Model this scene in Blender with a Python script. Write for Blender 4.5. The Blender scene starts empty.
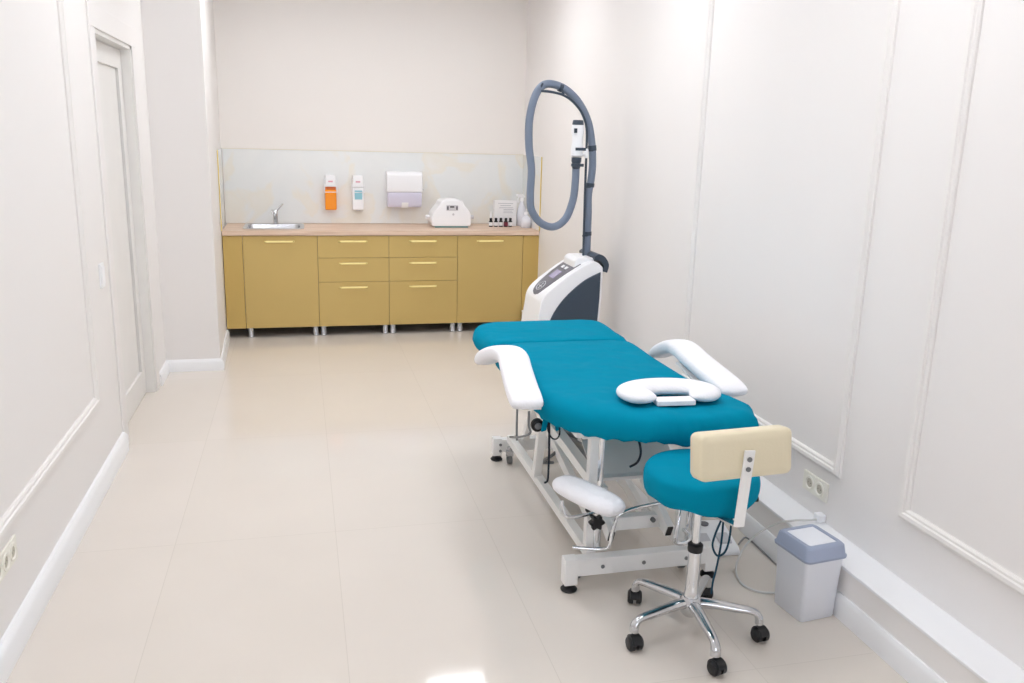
import bpy, bmesh, math, random
from mathutils import Vector, Matrix
random.seed(7)
C = bpy.context.scene.collection
sc = bpy.context.scene
PI = math.pi

# ------------------------------------------------------------------ materials
def lin(c):
    c = c / 255.0
    return c / 12.92 if c <= 0.04045 else ((c + 0.055) / 1.055) ** 2.4
def rgb(r, g, b): return (lin(r), lin(g), lin(b), 1)

def mat(name, col, rough=0.5, metal=0.0, bump=0.0, bscale=60, var=0.0, vscale=4, coat=0.0, trans=0.0, ior=1.45, emit=0, alpha=1, spec=0.5):
    m = bpy.data.materials.new(name); m.use_nodes = True
    nt = m.node_tree; b = nt.nodes['Principled BSDF']
    b.inputs['Base Color'].default_value = rgb(*col)
    b.inputs['Roughness'].default_value = rough
    b.inputs['Metallic'].default_value = metal
    b.inputs['Coat Weight'].default_value = coat
    b.inputs['Transmission Weight'].default_value = trans
    b.inputs['IOR'].default_value = ior
    b.inputs['Specular IOR Level'].default_value = spec
    b.inputs['Alpha'].default_value = alpha
    if emit:
        b.inputs['Emission Color'].default_value = rgb(*col)
        b.inputs['Emission Strength'].default_value = emit
    tc = nt.nodes.new('ShaderNodeTexCoord')
    if bump:
        n = nt.nodes.new('ShaderNodeTexNoise'); n.inputs['Scale'].default_value = bscale; n.inputs['Detail'].default_value = 4
        nt.links.new(tc.outputs['Object'], n.inputs['Vector'])
        bp = nt.nodes.new('ShaderNodeBump'); bp.inputs['Strength'].default_value = bump; bp.inputs['Distance'].default_value = 0.01
        nt.links.new(n.outputs['Fac'], bp.inputs['Height']); nt.links.new(bp.outputs['Normal'], b.inputs['Normal'])
    if var:
        n = nt.nodes.new('ShaderNodeTexNoise'); n.inputs['Scale'].default_value = vscale; n.inputs['Detail'].default_value = 5
        nt.links.new(tc.outputs['Object'], n.inputs['Vector'])
        r = nt.nodes.new('ShaderNodeValToRGB')
        r.color_ramp.elements[0].position = 0.3; r.color_ramp.elements[1].position = 0.7
        r.color_ramp.elements[0].color = rgb(*[max(0, c * (1 - var)) for c in col])
        r.color_ramp.elements[1].color = rgb(*[min(255, c * (1 + var * .5)) for c in col])
        nt.links.new(n.outputs['Fac'], r.inputs['Fac']); nt.links.new(r.outputs['Color'], b.inputs['Base Color'])
    return m

M = {}
M['wall'] = mat('wall_paint', (236, 233, 231), 0.6, bump=0.02, bscale=180)
M['backwall'] = mat('back_wall_paint', (237, 233, 229), 0.65, bump=0.02, bscale=180)
M['ceiling'] = mat('ceiling_paint', (242, 243, 245), 0.8)
M['trim'] = mat('white_trim', (243, 244, 246), 0.35)
M['moulding'] = mat('wall_moulding', (236, 233, 230), 0.55)
M['door'] = mat('door_lacquer', (232, 230, 227), 0.4, var=0.01)
M['darkstrip'] = mat('door_dark_grey', (95, 98, 100), 0.6)  # plain dark grey for the strip beside the door panel
M['gold'] = mat('satin_gold_front', (203, 176, 110), 0.38, metal=0.15, var=0.012, vscale=2)
M['goldside'] = mat('gold_filler', (201, 172, 102), 0.40, metal=0.15)
M['carcass'] = mat('cabinet_carcass', (110, 100, 85), 0.6)
M['handle'] = mat('brass_handle', (255, 240, 170), 0.3, metal=0.1)
M['steel'] = mat('brushed_steel', (200, 202, 206), 0.25, metal=0.9)
M['chrome'] = mat('chrome', (225, 227, 230), 0.08, metal=1.0)
M['alum'] = mat('polished_aluminium', (205, 206, 208), 0.16, metal=0.95)
M['zinc'] = mat('grey_zinc', (130, 132, 134), 0.4, metal=0.6)
M['white'] = mat('white_plastic', (244, 245, 248), 0.3)
M['whitemetal'] = mat('white_powder_coat', (242, 241, 239), 0.4)
M['greymetal'] = mat('pale_grey_sheet', (226, 224, 221), 0.8)
M['fabric_white'] = mat('white_terry_cover', (240, 240, 244), 0.9, bump=0.25, bscale=90)
M['black'] = mat('black_rubber', (24, 24, 27), 0.45)
M['caster'] = mat('caster_black', (28, 29, 32), 0.35)
M['darkcord'] = mat('dark_teal_cord', (10, 58, 78), 0.8)
M['blackcord'] = mat('black_cord', (22, 30, 45), 0.7)
M['cream'] = mat('cream_leatherette', (228, 217, 188), 0.42, bump=0.05, bscale=120)
M['hose'] = mat('blue_grey_hose', (117, 129, 148), 0.42)
M['slate'] = mat('dark_slate_plastic', (58, 70, 84), 0.4)
M['panelgrey'] = mat('control_panel_grey', (105, 104, 112), 0.4)
M['lcd'] = mat('lilac_screen', (168, 160, 190), 0.2)
M['lightgrey'] = mat('light_grey_print', (205, 205, 210), 0.4)
M['binbody'] = mat('bin_body', (230, 233, 240), 0.35)
M['binlid'] = mat('bin_lid_bluegrey', (158, 168, 190), 0.4)
M['binflap'] = mat('bin_flap', (236, 238, 244), 0.3)
M['socket'] = mat('ivory_socket', (236, 234, 224), 0.35)
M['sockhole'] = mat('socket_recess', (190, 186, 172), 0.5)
M['orange'] = mat('orange_liquid', (252, 152, 20), 0.25, coat=0.3)
M['amber'] = mat('amber_cap', (200, 105, 50), 0.4)
M['paleblue'] = mat('pale_blue_label', (150, 205, 220), 0.5)
M['pink'] = mat('pink_mark', (225, 170, 185), 0.5)
M['lilac'] = mat('translucent_lilac', (218, 217, 236), 0.3)
M['teal_line'] = mat('teal_base', (110, 160, 165), 0.4)
M['card'] = mat('white_card', (238, 238, 240), 0.6)
M['ink'] = mat('grey_ink', (170, 172, 182), 0.6)
M['bottle'] = mat('translucent_bottle', (226, 228, 236), 0.25, coat=0.2)
M['maroon'] = mat('maroon_label', (120, 40, 60), 0.5)
M['cable'] = mat('light_grey_cable', (214, 214, 212), 0.5)
M['cable2'] = mat('grey_cable', (150, 150, 150), 0.5)
M['goldedge'] = mat('gold_edge', (232, 208, 120), 0.3, metal=0.3)
M['paletop'] = mat('pale_edge', (226, 220, 200), 0.4)
M['led'] = mat('led_diffuser', (250, 252, 255), 0.4, emit=0)

def teal(name, scale=5.0, strength=0.55):
    m = mat(name, (0, 134, 164), 0.85, spec=0.06)
    nt = m.node_tree; b = nt.nodes['Principled BSDF']; tc = nt.nodes.new('ShaderNodeTexCoord')
    n = nt.nodes.new('ShaderNodeTexNoise'); n.inputs['Scale'].default_value = scale; n.inputs['Detail'].default_value = 2
    w = nt.nodes.new('ShaderNodeTexNoise'); w.inputs['Scale'].default_value = 350
    nt.links.new(tc.outputs['Object'], n.inputs['Vector']); nt.links.new(tc.outputs['Object'], w.inputs['Vector'])
    b1 = nt.nodes.new('ShaderNodeBump'); b1.inputs['Strength'].default_value = strength; b1.inputs['Distance'].default_value = 0.05
    b2 = nt.nodes.new('ShaderNodeBump'); b2.inputs['Strength'].default_value = 0.1; b2.inputs['Distance'].default_value = 0.002
    nt.links.new(n.outputs['Fac'], b1.inputs['Height']); nt.links.new(w.outputs['Fac'], b2.inputs['Height'])
    nt.links.new(b1.outputs['Normal'], b2.inputs['Normal']); nt.links.new(b2.outputs['Normal'], b.inputs['Normal'])
    return m
M['teal'] = teal('teal_cotton')

def floor_mat():
    m = mat('polished_floor_tile', (225, 217, 208), 0.07)
    nt = m.node_tree; b = nt.nodes['Principled BSDF']
    tc = nt.nodes.new('ShaderNodeTexCoord'); mp = nt.nodes.new('ShaderNodeMapping')
    mp.inputs['Location'].default_value = (-0.105, -3.49, 0)
    br = nt.nodes.new('ShaderNodeTexBrick'); br.offset = 0.0
    br.inputs['Scale'].default_value = 1; br.inputs['Brick Width'].default_value = 0.661; br.inputs['Row Height'].default_value = 1.28
    br.inputs['Mortar Size'].default_value = 0.0016; br.inputs['Mortar Smooth'].default_value = 0.3
    br.inputs['Color1'].default_value = rgb(225, 217, 208); br.inputs['Color2'].default_value = rgb(223, 215, 205)
    br.inputs['Mortar'].default_value = rgb(213, 205, 195)
    nt.links.new(tc.outputs['Object'], mp.inputs['Vector']); nt.links.new(mp.outputs['Vector'], br.inputs['Vector'])
    n = nt.nodes.new('ShaderNodeTexNoise'); n.inputs['Scale'].default_value = 2.5; n.inputs['Detail'].default_value = 6
    nt.links.new(tc.outputs['Object'], n.inputs['Vector'])
    mx = nt.nodes.new('ShaderNodeMix'); mx.data_type = 'RGBA'; mx.blend_type = 'MULTIPLY'; mx.inputs['Factor'].default_value = 0.06
    nt.links.new(br.outputs['Color'], mx.inputs['A']); nt.links.new(n.outputs['Fac'], mx.inputs['B'])
    nt.links.new(mx.outputs['Result'], b.inputs['Base Color'])
    return m
M['floor'] = floor_mat()

def marble_mat():
    m = mat('pale_marble', (214, 216, 214), 0.22)
    nt = m.node_tree; b = nt.nodes['Principled BSDF']; tc = nt.nodes.new('ShaderNodeTexCoord')
    n = nt.nodes.new('ShaderNodeTexNoise'); n.inputs['Scale'].default_value = 2.6; n.inputs['Detail'].default_value = 8; n.inputs['Distortion'].default_value = 0.8
    nt.links.new(tc.outputs['Object'], n.inputs['Vector'])
    r = nt.nodes.new('ShaderNodeValToRGB'); e = r.color_ramp.elements
    e[0].position = 0.3; e[0].color = rgb(229, 232, 232); e[1].position = 0.7; e[1].color = rgb(235, 234, 230)
    x = r.color_ramp.elements.new(0.5); x.color = rgb(232, 234, 233)
    x = r.color_ramp.elements.new(0.56); x.color = rgb(234, 231, 222)
    nt.links.new(n.outputs['Fac'], r.inputs['Fac']); nt.links.new(r.outputs['Color'], b.inputs['Base Color'])
    return m
M['marble'] = marble_mat()

def wood_mat():
    m = mat('pale_oak_worktop', (222, 196, 175), 0.45)
    nt = m.node_tree; b = nt.nodes['Principled BSDF']; tc = nt.nodes.new('ShaderNodeTexCoord')
    mp = nt.nodes.new('ShaderNodeMapping'); mp.inputs['Scale'].default_value = (1.2, 22, 22)
    n = nt.nodes.new('ShaderNodeTexNoise'); n.inputs['Scale'].default_value = 2; n.inputs['Detail'].default_value = 6
    nt.links.new(tc.outputs['Object'], mp.inputs['Vector']); nt.links.new(mp.outputs['Vector'], n.inputs['Vector'])
    r = nt.nodes.new('ShaderNodeValToRGB'); e = r.color_ramp.elements
    e[0].position = 0.35; e[0].color = rgb(205, 176, 152); e[1].position = 0.65; e[1].color = rgb(228, 204, 184)
    nt.links.new(n.outputs['Fac'], r.inputs['Fac']); nt.links.new(r.outputs['Color'], b.inputs['Base Color'])
    return m
M['wood'] = wood_mat()

# ------------------------------------------------------------------ mesh helpers
def NB(): return bmesh.new()
def box(bm, lo, hi, mi=0):
    vs = [bm.verts.new((x, y, z)) for z in (lo[2], hi[2]) for y in (lo[1], hi[1]) for x in (lo[0], hi[0])]
    for q in ((0, 2, 3, 1), (4, 5, 7, 6), (0, 1, 5, 4), (2, 6, 7, 3), (0, 4, 6, 2), (1, 3, 7, 5)):
        bm.faces.new([vs[i] for i in q])
    return vs
def beam(bm, p, q, w, h, up=(0, 0, 1)):
    """rectangular bar from p to q, w across, h along up"""
    p, q = Vector(p), Vector(q); d = (q - p).normalized(); u = Vector(up); s = d.cross(u).normalized(); u = s.cross(d).normalized()
    vs = []
    for e in (p, q):
        for a, b in ((-1, -1), (1, -1), (1, 1), (-1, 1)):
            vs.append(bm.verts.new(e + s * a * w / 2 + u * b * h / 2))
    bm.faces.new(vs[3::-1]); bm.faces.new(vs[4:8])
    for i in range(4): bm.faces.new([vs[i], vs[(i + 1) % 4], vs[4 + (i + 1) % 4], vs[4 + i]])
def catmull(P, n=8, closed=False):
    P = [Vector(p) for p in P]; out = []; N = len(P)
    rng = range(N) if closed else range(N - 1)
    for i in rng:
        if closed: a, b, c, d = P[(i - 1) % N], P[i], P[(i + 1) % N], P[(i + 2) % N]
        else: a, b, c, d = P[max(i - 1, 0)], P[i], P[i + 1], P[min(i + 2, N - 1)]
        for k in range(n):
            t = k / n
            out.append(0.5 * ((2 * b) + (c - a) * t + (2 * a - 5 * b + 4 * c - d) * t * t + (3 * b - a - 3 * c + d) * t ** 3))
    if not closed: out.append(P[-1])
    return out
def tube(bm, pts, r, n=12, cap=True, flat=1.0, ref=None):
    pts = [Vector(p) for p in pts]; N = len(pts); rings = []
    u = None
    for i, p in enumerate(pts):
        d = (pts[min(i + 1, N - 1)] - pts[max(i - 1, 0)]).normalized()
        if u is None:
            u = Vector(ref) if ref else (Vector((0, 0, 1)) if abs(d.z) < 0.9 else Vector((0, 1, 0)))
        u = (u - d * u.dot(d)).normalized(); s = d.cross(u)
        rr = r(i / (N - 1)) if callable(r) else r
        rings.append([bm.verts.new(p + (u * math.sin(2 * PI * k / n) * flat + s * math.cos(2 * PI * k / n)) * rr) for k in range(n)])
    for a, b in zip(rings, rings[1:]):
        for k in range(n): bm.faces.new([a[k], a[(k + 1) % n], b[(k + 1) % n], b[k]])
    if cap: bm.faces.new(rings[0][::-1]); bm.faces.new(rings[-1])
def lathe(bm, prof, c=(0, 0, 0), n=32, axis='z', fn=None):
    c = Vector(c); rings = []
    for r, h in prof:
        ring = []
        for k in range(n):
            a = 2 * PI * k / n; x, y = r * math.cos(a), r * math.sin(a)
            v = {'z': Vector((x, y, h)), 'x': Vector((h, x, y)), 'y': Vector((x, h, y))}[axis]
            if fn: v = fn(v, a, r, h)
            ring.append(bm.verts.new(c + v))
        rings.append(ring)
    for a, b in zip(rings, rings[1:]):
        for k in range(n): bm.faces.new([a[k], a[(k + 1) % n], b[(k + 1) % n], b[k]])
    bm.faces.new(rings[0][::-1]); bm.faces.new(rings[-1])
def prism(bm, poly, a, b, axis='y'):
    """poly of 2-D points; axis y -> (x,z), axis x -> (y,z), axis z -> (x,y)"""
    f = {'y': lambda p, t: (p[0], t, p[1]), 'x': lambda p, t: (t, p[0], p[1]), 'z': lambda p, t: (p[0], p[1], t)}[axis]
    A = [bm.verts.new(f(p, a)) for p in poly]; B = [bm.verts.new(f(p, b)) for p in poly]
    n = len(poly)
    bm.faces.new(A); bm.faces.new(B[::-1])
    for i in range(n): bm.faces.new([A[i], A[(i + 1) % n], B[(i + 1) % n], B[i]])
def obj(name, bm, m, parent=None, bevel=0, segs=2, smooth=True, sub=0, angle=40):
    bmesh.ops.recalc_face_normals(bm, faces=bm.faces)
    me = bpy.data.meshes.new(name); bm.to_mesh(me); bm.free()
    me.materials.append(m if not isinstance(m, str) else M[m])
    o = bpy.data.objects.new(name, me); C.objects.link(o)
    if parent: o.parent = parent
    if smooth:
        me.polygons.foreach_set('use_smooth', [True] * len(me.polygons))
        try: me.set_sharp_from_angle(angle=math.radians(angle))
        except Exception: pass
    if bevel:
        b = o.modifiers.new('bevel', 'BEVEL'); b.width = bevel; b.segments = segs; b.limit_method = 'ANGLE'; b.angle_limit = math.radians(35); b.harden_normals = True
    if sub:
        s = o.modifiers.new('sub', 'SUBSURF'); s.levels = sub; s.render_levels = sub
    return o
def thing(name, label, cat, loc=(0, 0, 0), rz=0, group=None):
    o = bpy.data.objects.new(name, None); C.objects.link(o); o.location = loc; o.rotation_euler = (0, 0, rz)
    o.empty_display_size = 0.1
    o['label'] = label; o['category'] = cat
    if group: o['group'] = group
    return o
def tag(o, label, cat, group=None):
    o['label'] = label; o['category'] = cat
    if group: o['group'] = group
    return o
def struct(name, bm, m, label=None, cat=None, parent=None, **k):
    o = obj(name, bm, m, parent, **k)
    if not parent:
        o['kind'] = 'structure'
        if label: o['label'] = label; o['category'] = cat
    return o

# ------------------------------------------------------------------ room
XL, XR, YB, YF, H = -0.97, 2.05, 7.87, -2.2, 3.0
bm = NB(); box(bm, (XL - .6, YF - .2, -.1), (XR + .2, YB + .2, 0)); struct('floor', bm, 'floor', 'polished beige floor of large tiles', 'floor')
bm = NB(); box(bm, (XL - .25, YF - .2, H), (XR + .2, YB + .2, H + .1)); struct('ceiling', bm, 'ceiling', 'plain white ceiling above the room', 'ceiling')
bm = NB(); box(bm, (-.652, YB, 0), (XR, YB + .2, H)); struct('wall_back', bm, 'backwall', 'warm beige end wall behind the gold kitchen units', 'wall')
bm = NB(); box(bm, (XR, YF - .2, 0), (XR + .2, YB + .2, H)); struct('wall_right', bm, 'wall', 'off-white wall with panel mouldings on the right', 'wall')
D0, D1, DT = 4.79, 5.80, 2.185
bm = NB()
box(bm, (XL - .25, YF - .2, 0), (XL, D0, H)); box(bm, (XL - .25, D1, 0), (XL, 6.28, H)); box(bm, (XL - .25, D0, DT), (XL, D1, H))
struct('wall_left', bm, 'wall', 'off-white wall with the white door on the left', 'wall')
bm = NB(); prism(bm, [(XL - .25, 6.28), (-.600, 6.28), (-.652, YB), (-.658, YB + .2), (XL - .25, YB + .2)], 0, H, 'z'); struct('wall_left_return', bm, 'wall', 'projecting off-white wall pier between door and gold units', 'wall', bevel=.006)
# wall behind the camera with its window
bm = NB()
W0, W1, WZ0, WZ1 = -.35, 1.45, .9, 2.5
box(bm, (XL, YF - .2, 0), (W0, YF, H)); box(bm, (W1, YF - .2, 0), (XR, YF, H))
box(bm, (W0, YF - .2, 0), (W1, YF, WZ0)); box(bm, (W0, YF - .2, WZ1), (W1, YF, H))
struct('wall_front', bm, 'wall', 'off-white wall with the window behind the viewer', 'wall')
win = thing('window_1', 'white framed window behind the viewer', 'window', (0, 0, 0)); win['kind'] = 'structure'
bm = NB()
for a, b in (((W0, WZ0), (W1, WZ0 + .06)), ((W0, WZ1 - .06), (W1, WZ1)), ((W0, WZ0), (W0 + .06, WZ1)), ((W1 - .06, WZ0), (W1, WZ1)), ((.52, WZ0), (.58, WZ1))):
    box(bm, (a[0], YF - .12, a[1]), (b[0], YF - .06, b[1]))
obj('window_frame', bm, 'trim', win)
bm = NB(); box(bm, (W0 - .05, YF - .06, WZ0 - .04), (W1 + .05, YF + .12, WZ0)); obj('window_sill', bm, 'trim', win, bevel=.005)

# plinth ledge along the right wall
XB = 1.90; LZ = 0.20
bm = NB(); box(bm, (XB, YF, 0), (XR, 7.2, LZ - .012)); struct('trim_1', bm, 'wall', 'low boxed ledge along the right wall', 'ledge')
bm = NB(); box(bm, (XB - .004, YF, LZ - .012), (XR, 7.2, LZ)); struct('trim_2', bm, 'trim', 'white top board of the low ledge along right wall', 'ledge top', bevel=.003)
def skirt_prof(h=.095, t=.016): return [(0, 0), (t, 0), (t, h - .02), (t * .75, h - .008), (t * .45, h), (0, h)]
bm = NB(); prism(bm, [(XB - a, b) for a, b in skirt_prof()], YF, 7.2, 'y'); struct('baseboard_right', bm, 'trim', 'white baseboard along the foot of the right ledge', 'baseboard')
bm = NB(); prism(bm, [(XL + a, b) for a, b in skirt_prof(.105, .028)], YF, 4.68, 'y'); struct('baseboard_left', bm, 'trim', 'white baseboard along the left wall before the door', 'baseboard')
# pier skirting: door wall bit, pier front, pier side
def sweep_skirt(bm, path, h=.085, t=.022):
    pr = skirt_prof(h, t); P = [Vector((a, b)) for a, b in path]; rings = []
    for i, p in enumerate(P):
        ns = []
        for a, b in ((i - 1, i), (i, i + 1)):
            if a >= 0 and b < len(P):
                d = (P[b] - P[a]).normalized(); ns.append(Vector((d.y, -d.x)))
        n = ns[0] if len(ns) == 1 else (ns[0] + ns[1]) / (1 + ns[0].dot(ns[1]))
        rings.append([bm.verts.new((p.x + n.x * o, p.y + n.y * o, z)) for o, z in pr])
    k = len(pr)
    for a, b in zip(rings, rings[1:]):
        for j in range(k): bm.faces.new([a[j], a[(j + 1) % k], b[(j + 1) % k], b[j]])
    bm.faces.new(rings[0]); bm.faces.new(rings[-1][::-1])
bm = NB(); sweep_skirt(bm, [(XL, D1 + .108), (XL, 6.28), (-.600, 6.28), (-.630, 7.22)])
struct('baseboard_pier', bm, 'trim', 'white baseboard stepping around the projecting wall pier', 'baseboard')

# panel mouldings: a closed rectangular frame on a side wall
def frame(bm, X, sgn, y0, y1, z0, z1):
    prof = [(0, 0), (0, .008), (.006, .014), (.014, .014), (.018, .02), (.03, .022), (.038, .012), (.044, .010), (.044, 0)]
    rings = []
    for o, h in prof:
        rings.append([bm.verts.new((X + sgn * h, a, b)) for a, b in ((y0 - o + .044, z0 - o + .044), (y1 + o - .044, z0 - o + .044), (y1 + o - .044, z1 + o - .044), (y0 - o + .044, z1 + o - .044))])
    for a, b in zip(rings, rings[1:]):
        for k in range(4): bm.faces.new([a[k], a[(k + 1) % 4], b[(k + 1) % 4], b[k]])
for i, (X, s, y0, y1, lab) in enumerate((
        (XR, -1, 2.728, 4.20, 'rectangular panel moulding on right wall above the double socket'),
        (XR, -1, .60, 2.378, 'nearest rectangular panel moulding on right wall, right of the bin'),
        (XR, -1, -1.6, .35, 'panel moulding on the right wall behind the viewer'),
        (XL, 1, 2.30, 4.19, 'rectangular panel moulding on left wall above the left socket'),
        (XL, 1, -.1, 2.05, 'panel moulding on the left wall beside the viewer'))):
    bm = NB(); frame(bm, X, s, y0, y1, .42, 2.72); struct('trim_%d' % (i + 3), bm, 'moulding', lab, 'wall moulding', angle=25)

# ------------------------------------------------------------------ door
dr = thing('door_1', 'white panelled interior door recessed in the left wall', 'door', (0, 0, 0)); dr['kind'] = 'structure'
XD = -1.025
bm = NB()
box(bm, (XL - .22, D0, 0), (XL, D0 + .03, DT)); box(bm, (XL - .22, D1 - .03, 0), (XL, D1, DT)); box(bm, (XL - .22, D0, DT - .03), (XL, D1, DT))
obj('door_frame', bm, 'door', dr, bevel=.002)
bm = NB()
cw = .105
for lo, hi in (((D0 - cw, 0), (D0 + .008, DT - .008)), ((D1 - .008, 0), (D1 + cw, DT - .008))):
    box(bm, (XL, lo[0], lo[1]), (XL + .010, hi[0], hi[1]))
box(bm, (XL, D0 - cw, DT - .008), (XL + .010, D1 + cw, DT + cw))
obj('door_casing', bm, 'wall', dr, bevel=.003)
st = .095
bm = NB(); a, b = D0 + .034, D1 - .034; lt = DT - .036
box(bm, (XD - .04, a, .006), (XD, a + st, lt)); box(bm, (XD - .04, b - st, .006), (XD, b, lt))
box(bm, (XD - .04, a + st, lt - .11), (XD, b - st, lt)); box(bm, (XD - .04, a + st, .006), (XD, b - st, .17))
leaf = obj('door_leaf', bm, 'door', dr, bevel=.003)
bm = NB(); box(bm, (XD - .03, a + st, .17), (XD - .014, b - st - .024, lt - .11)); obj('door_panel', bm, 'door', dr, bevel=.002)
bm = NB(); box(bm, (XD - .034, b - st - .024, .17), (XD - .026, b - st, lt - .11))  # thin dark grey strip between door panel and far stile
o = obj('dark_strip', bm, 'darkstrip', dr); o['label'] = 'narrow dark grey strip'
bm = NB(); lathe(bm, [(.024, 0), (.024, .008), (.014, .01)], (XD, a + .05, 1.06), 16, 'x')
o = obj('lock_rosette', bm, 'lightgrey', dr); o['label'] = 'small pale grey lock rosette'

# ------------------------------------------------------------------ wall sockets and switch
def socket(name, X, s, yc, zc, n, label, cat, w=.155, h=.083):
    t = thing(name, label, cat, (X, yc, zc))
    bm = NB(); x0, x1 = (0, .010 * s) if s > 0 else (.010 * s, 0)
    box(bm, (x0, -w / 2, -h / 2), (x1, w / 2, h / 2)); obj('face_plate', bm, 'socket', t, bevel=.003)
    for k in range(n):
        y = (k - (n - 1) / 2) * .071
        bm = NB()
        lathe(bm, [(.031, .008 * s), (.031, .014 * s), (.024, .0145 * s), (.0195, .009 * s), (.001, .009 * s)], (0, y, 0), 28, 'x')
        so = obj('socket_outlet', bm, 'socket', t)
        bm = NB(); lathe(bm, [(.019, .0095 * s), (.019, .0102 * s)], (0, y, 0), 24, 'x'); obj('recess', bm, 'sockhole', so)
        bm = NB()
        for q in (-.0095, .0095): lathe(bm, [(.0022, .010 * s), (.0022, .0108 * s)], (0, y + q, 0), 10, 'x')
        obj('pin_hole', bm, 'black', so)
socket('wall_socket', XR, -1, 2.878, .325, 2, 'ivory double wall socket above the ledge on the right wall', 'socket', .17)
socket('wall_socket', XL, 1, 2.80, .325, 3, 'ivory wall socket strip low on the left wall, below panel moulding', 'socket', .235)
sw = thing('light_switch', 'white light switch on left wall beside the door', 'light switch', (XL, 4.51, .985))
bm = NB(); box(bm, (0, -.04, -.06), (.009, .04, .06)); obj('face_plate', bm, 'trim', sw, bevel=.002)
bm = NB(); box(bm, (.009, -.028, -.045), (.014, .028, .045)); obj('rocker', bm, 'trim', sw, bevel=.002)

# ------------------------------------------------------------------ kitchen units
YC = 7.25  # front plane
def handle(parent, xc, z, w=.21):
    bm = NB(); y = YC - .002
    box(bm, (xc - w / 2, y - .026, z - .0075), (xc + w / 2, y - .016, z + .0075))
    for s in (-1, 1): beam(bm, (xc + s * (w / 2 - .004), y - .022, z), (xc + s * (w / 2 + .012), y + .003, z - .002), .010, .012)
    obj('handle', bm, 'handle', parent, bevel=.002)
def carcass(t, x0, x1):
    bm = NB()
    box(bm, (x0, YC + .02, .085), (x0 + .016, 7.84, .86)); box(bm, (x1 - .016, YC + .02, .085), (x1, 7.84, .86))
    box(bm, (x0 + .016, YC + .02, .085), (x1 - .016, 7.84, .101)); box(bm, (x0 + .016, 7.83, .101), (x1 - .016, 7.84, .86))
    obj('body', bm, 'carcass', t)
    for x in (x0 + .034, x1 - .034):
        for y in (YC + .042, 7.78):
            bm = NB(); lathe(bm, [(.026, 0), (.027, .010), (.024, .014), (.024, .085)], (x, y, 0), 20); obj('leg', bm, 'steel', t)
def front(t, name, x0, x1, z0, z1, hz=None):
    bm = NB(); g = .0016
    box(bm, (x0 + g, YC, z0 + g), (x1 - g, YC + .018, z1 - g)); d = obj(name, bm, 'gold', t, bevel=.001)
    handle(d, (x0 + x1) / 2 - .005, hz if hz else z1 - .045)
    return d
def group(): return 'gold base cabinets under the worktop'
X = [-.472, .128, .722, 1.318, 1.905]
t = thing('base_cabinet', 'gold single-door cabinet under the sink, leftmost unit', 'cabinet', (0, 0, 0), 0, group()); carcass(t, X[0], X[1]); front(t, 'door', X[0], X[1], .085, .862)
for k, lab in ((1, 'gold three-drawer cabinet left of middle, below soap dispensers'), (2, 'gold three-drawer cabinet right of middle, below the sterilizer')):
    t = thing('drawer_cabinet', lab, 'cabinet', (0, 0, 0), 0, group()); carcass(t, X[k], X[k + 1])
    front(t, 'drawer', X[k], X[k + 1], .675, .862); front(t, 'drawer', X[k], X[k + 1], .470, .675); front(t, 'drawer', X[k], X[k + 1], .085, .470)
t = thing('base_cabinet', 'gold single-door cabinet at the right end below the bottles', 'cabinet', (0, 0, 0), 0, group()); carcass(t, X[3], X[4]); front(t, 'door', X[3], X[4], .085, .862)
bm = NB(); box(bm, (-.626, YC, .086), (X[0] - .002, YC + .018, .861)); tag(obj('filler_panel', bm, 'goldside', bevel=.001), 'narrow gold filler panel left of the sink cabinet', 'filler panel', 'gold filler panels')
bm = NB(); box(bm, (X[4] + .002, YC, .086), (2.0508, YC + .018, .861)); tag(obj('filler_panel', bm, 'goldside', bevel=.001), 'narrow gold filler panel at the right wall', 'filler panel', 'gold filler panels')

# worktop with sink cut-out
SX0, SX1, SY0, SY1 = -.445, -.005, 7.38, 7.70
bm = NB(); wx0, wx1, wy0, wy1, wz0, wz1 = -.627, 2.045, 7.232, 7.855, .866, .905
xs = [wx0, SX0, SX1, wx1]; ys = [wy0, SY0, SY1, wy1]
V = {}
for z in (wz0, wz1):
    for i, x in enumerate(xs):
        for j, y in enumerate(ys): V[i, j, z] = bm.verts.new((x, y, z))
for i in range(3):
    for j in range(3):
        if (i, j) == (1, 1): continue
        for z in (wz0, wz1): bm.faces.new([V[i, j, z], V[i + 1, j, z], V[i + 1, j + 1, z], V[i, j + 1, z]])
for i in range(3):
    for j in (0, 3): bm.faces.new([V[i, j, wz0], V[i + 1, j, wz0], V[i + 1, j, wz1], V[i, j, wz1]]); bm.faces.new([V[j, i, wz0], V[j, i + 1, wz0], V[j, i + 1, wz1], V[j, i, wz1]])
for a, b in (((1, 1), (2, 1)), ((2, 1), (2, 2)), ((2, 2), (1, 2)), ((1, 2), (1, 1))):
    bm.faces.new([V[a[0], a[1], wz0], V[b[0], b[1], wz0], V[b[0], b[1], wz1], V[a[0], a[1], wz1]])
tag(obj('worktop', bm, 'wood', bevel=.002, smooth=False), 'pale pinkish oak worktop over the gold cabinets', 'worktop')

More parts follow.
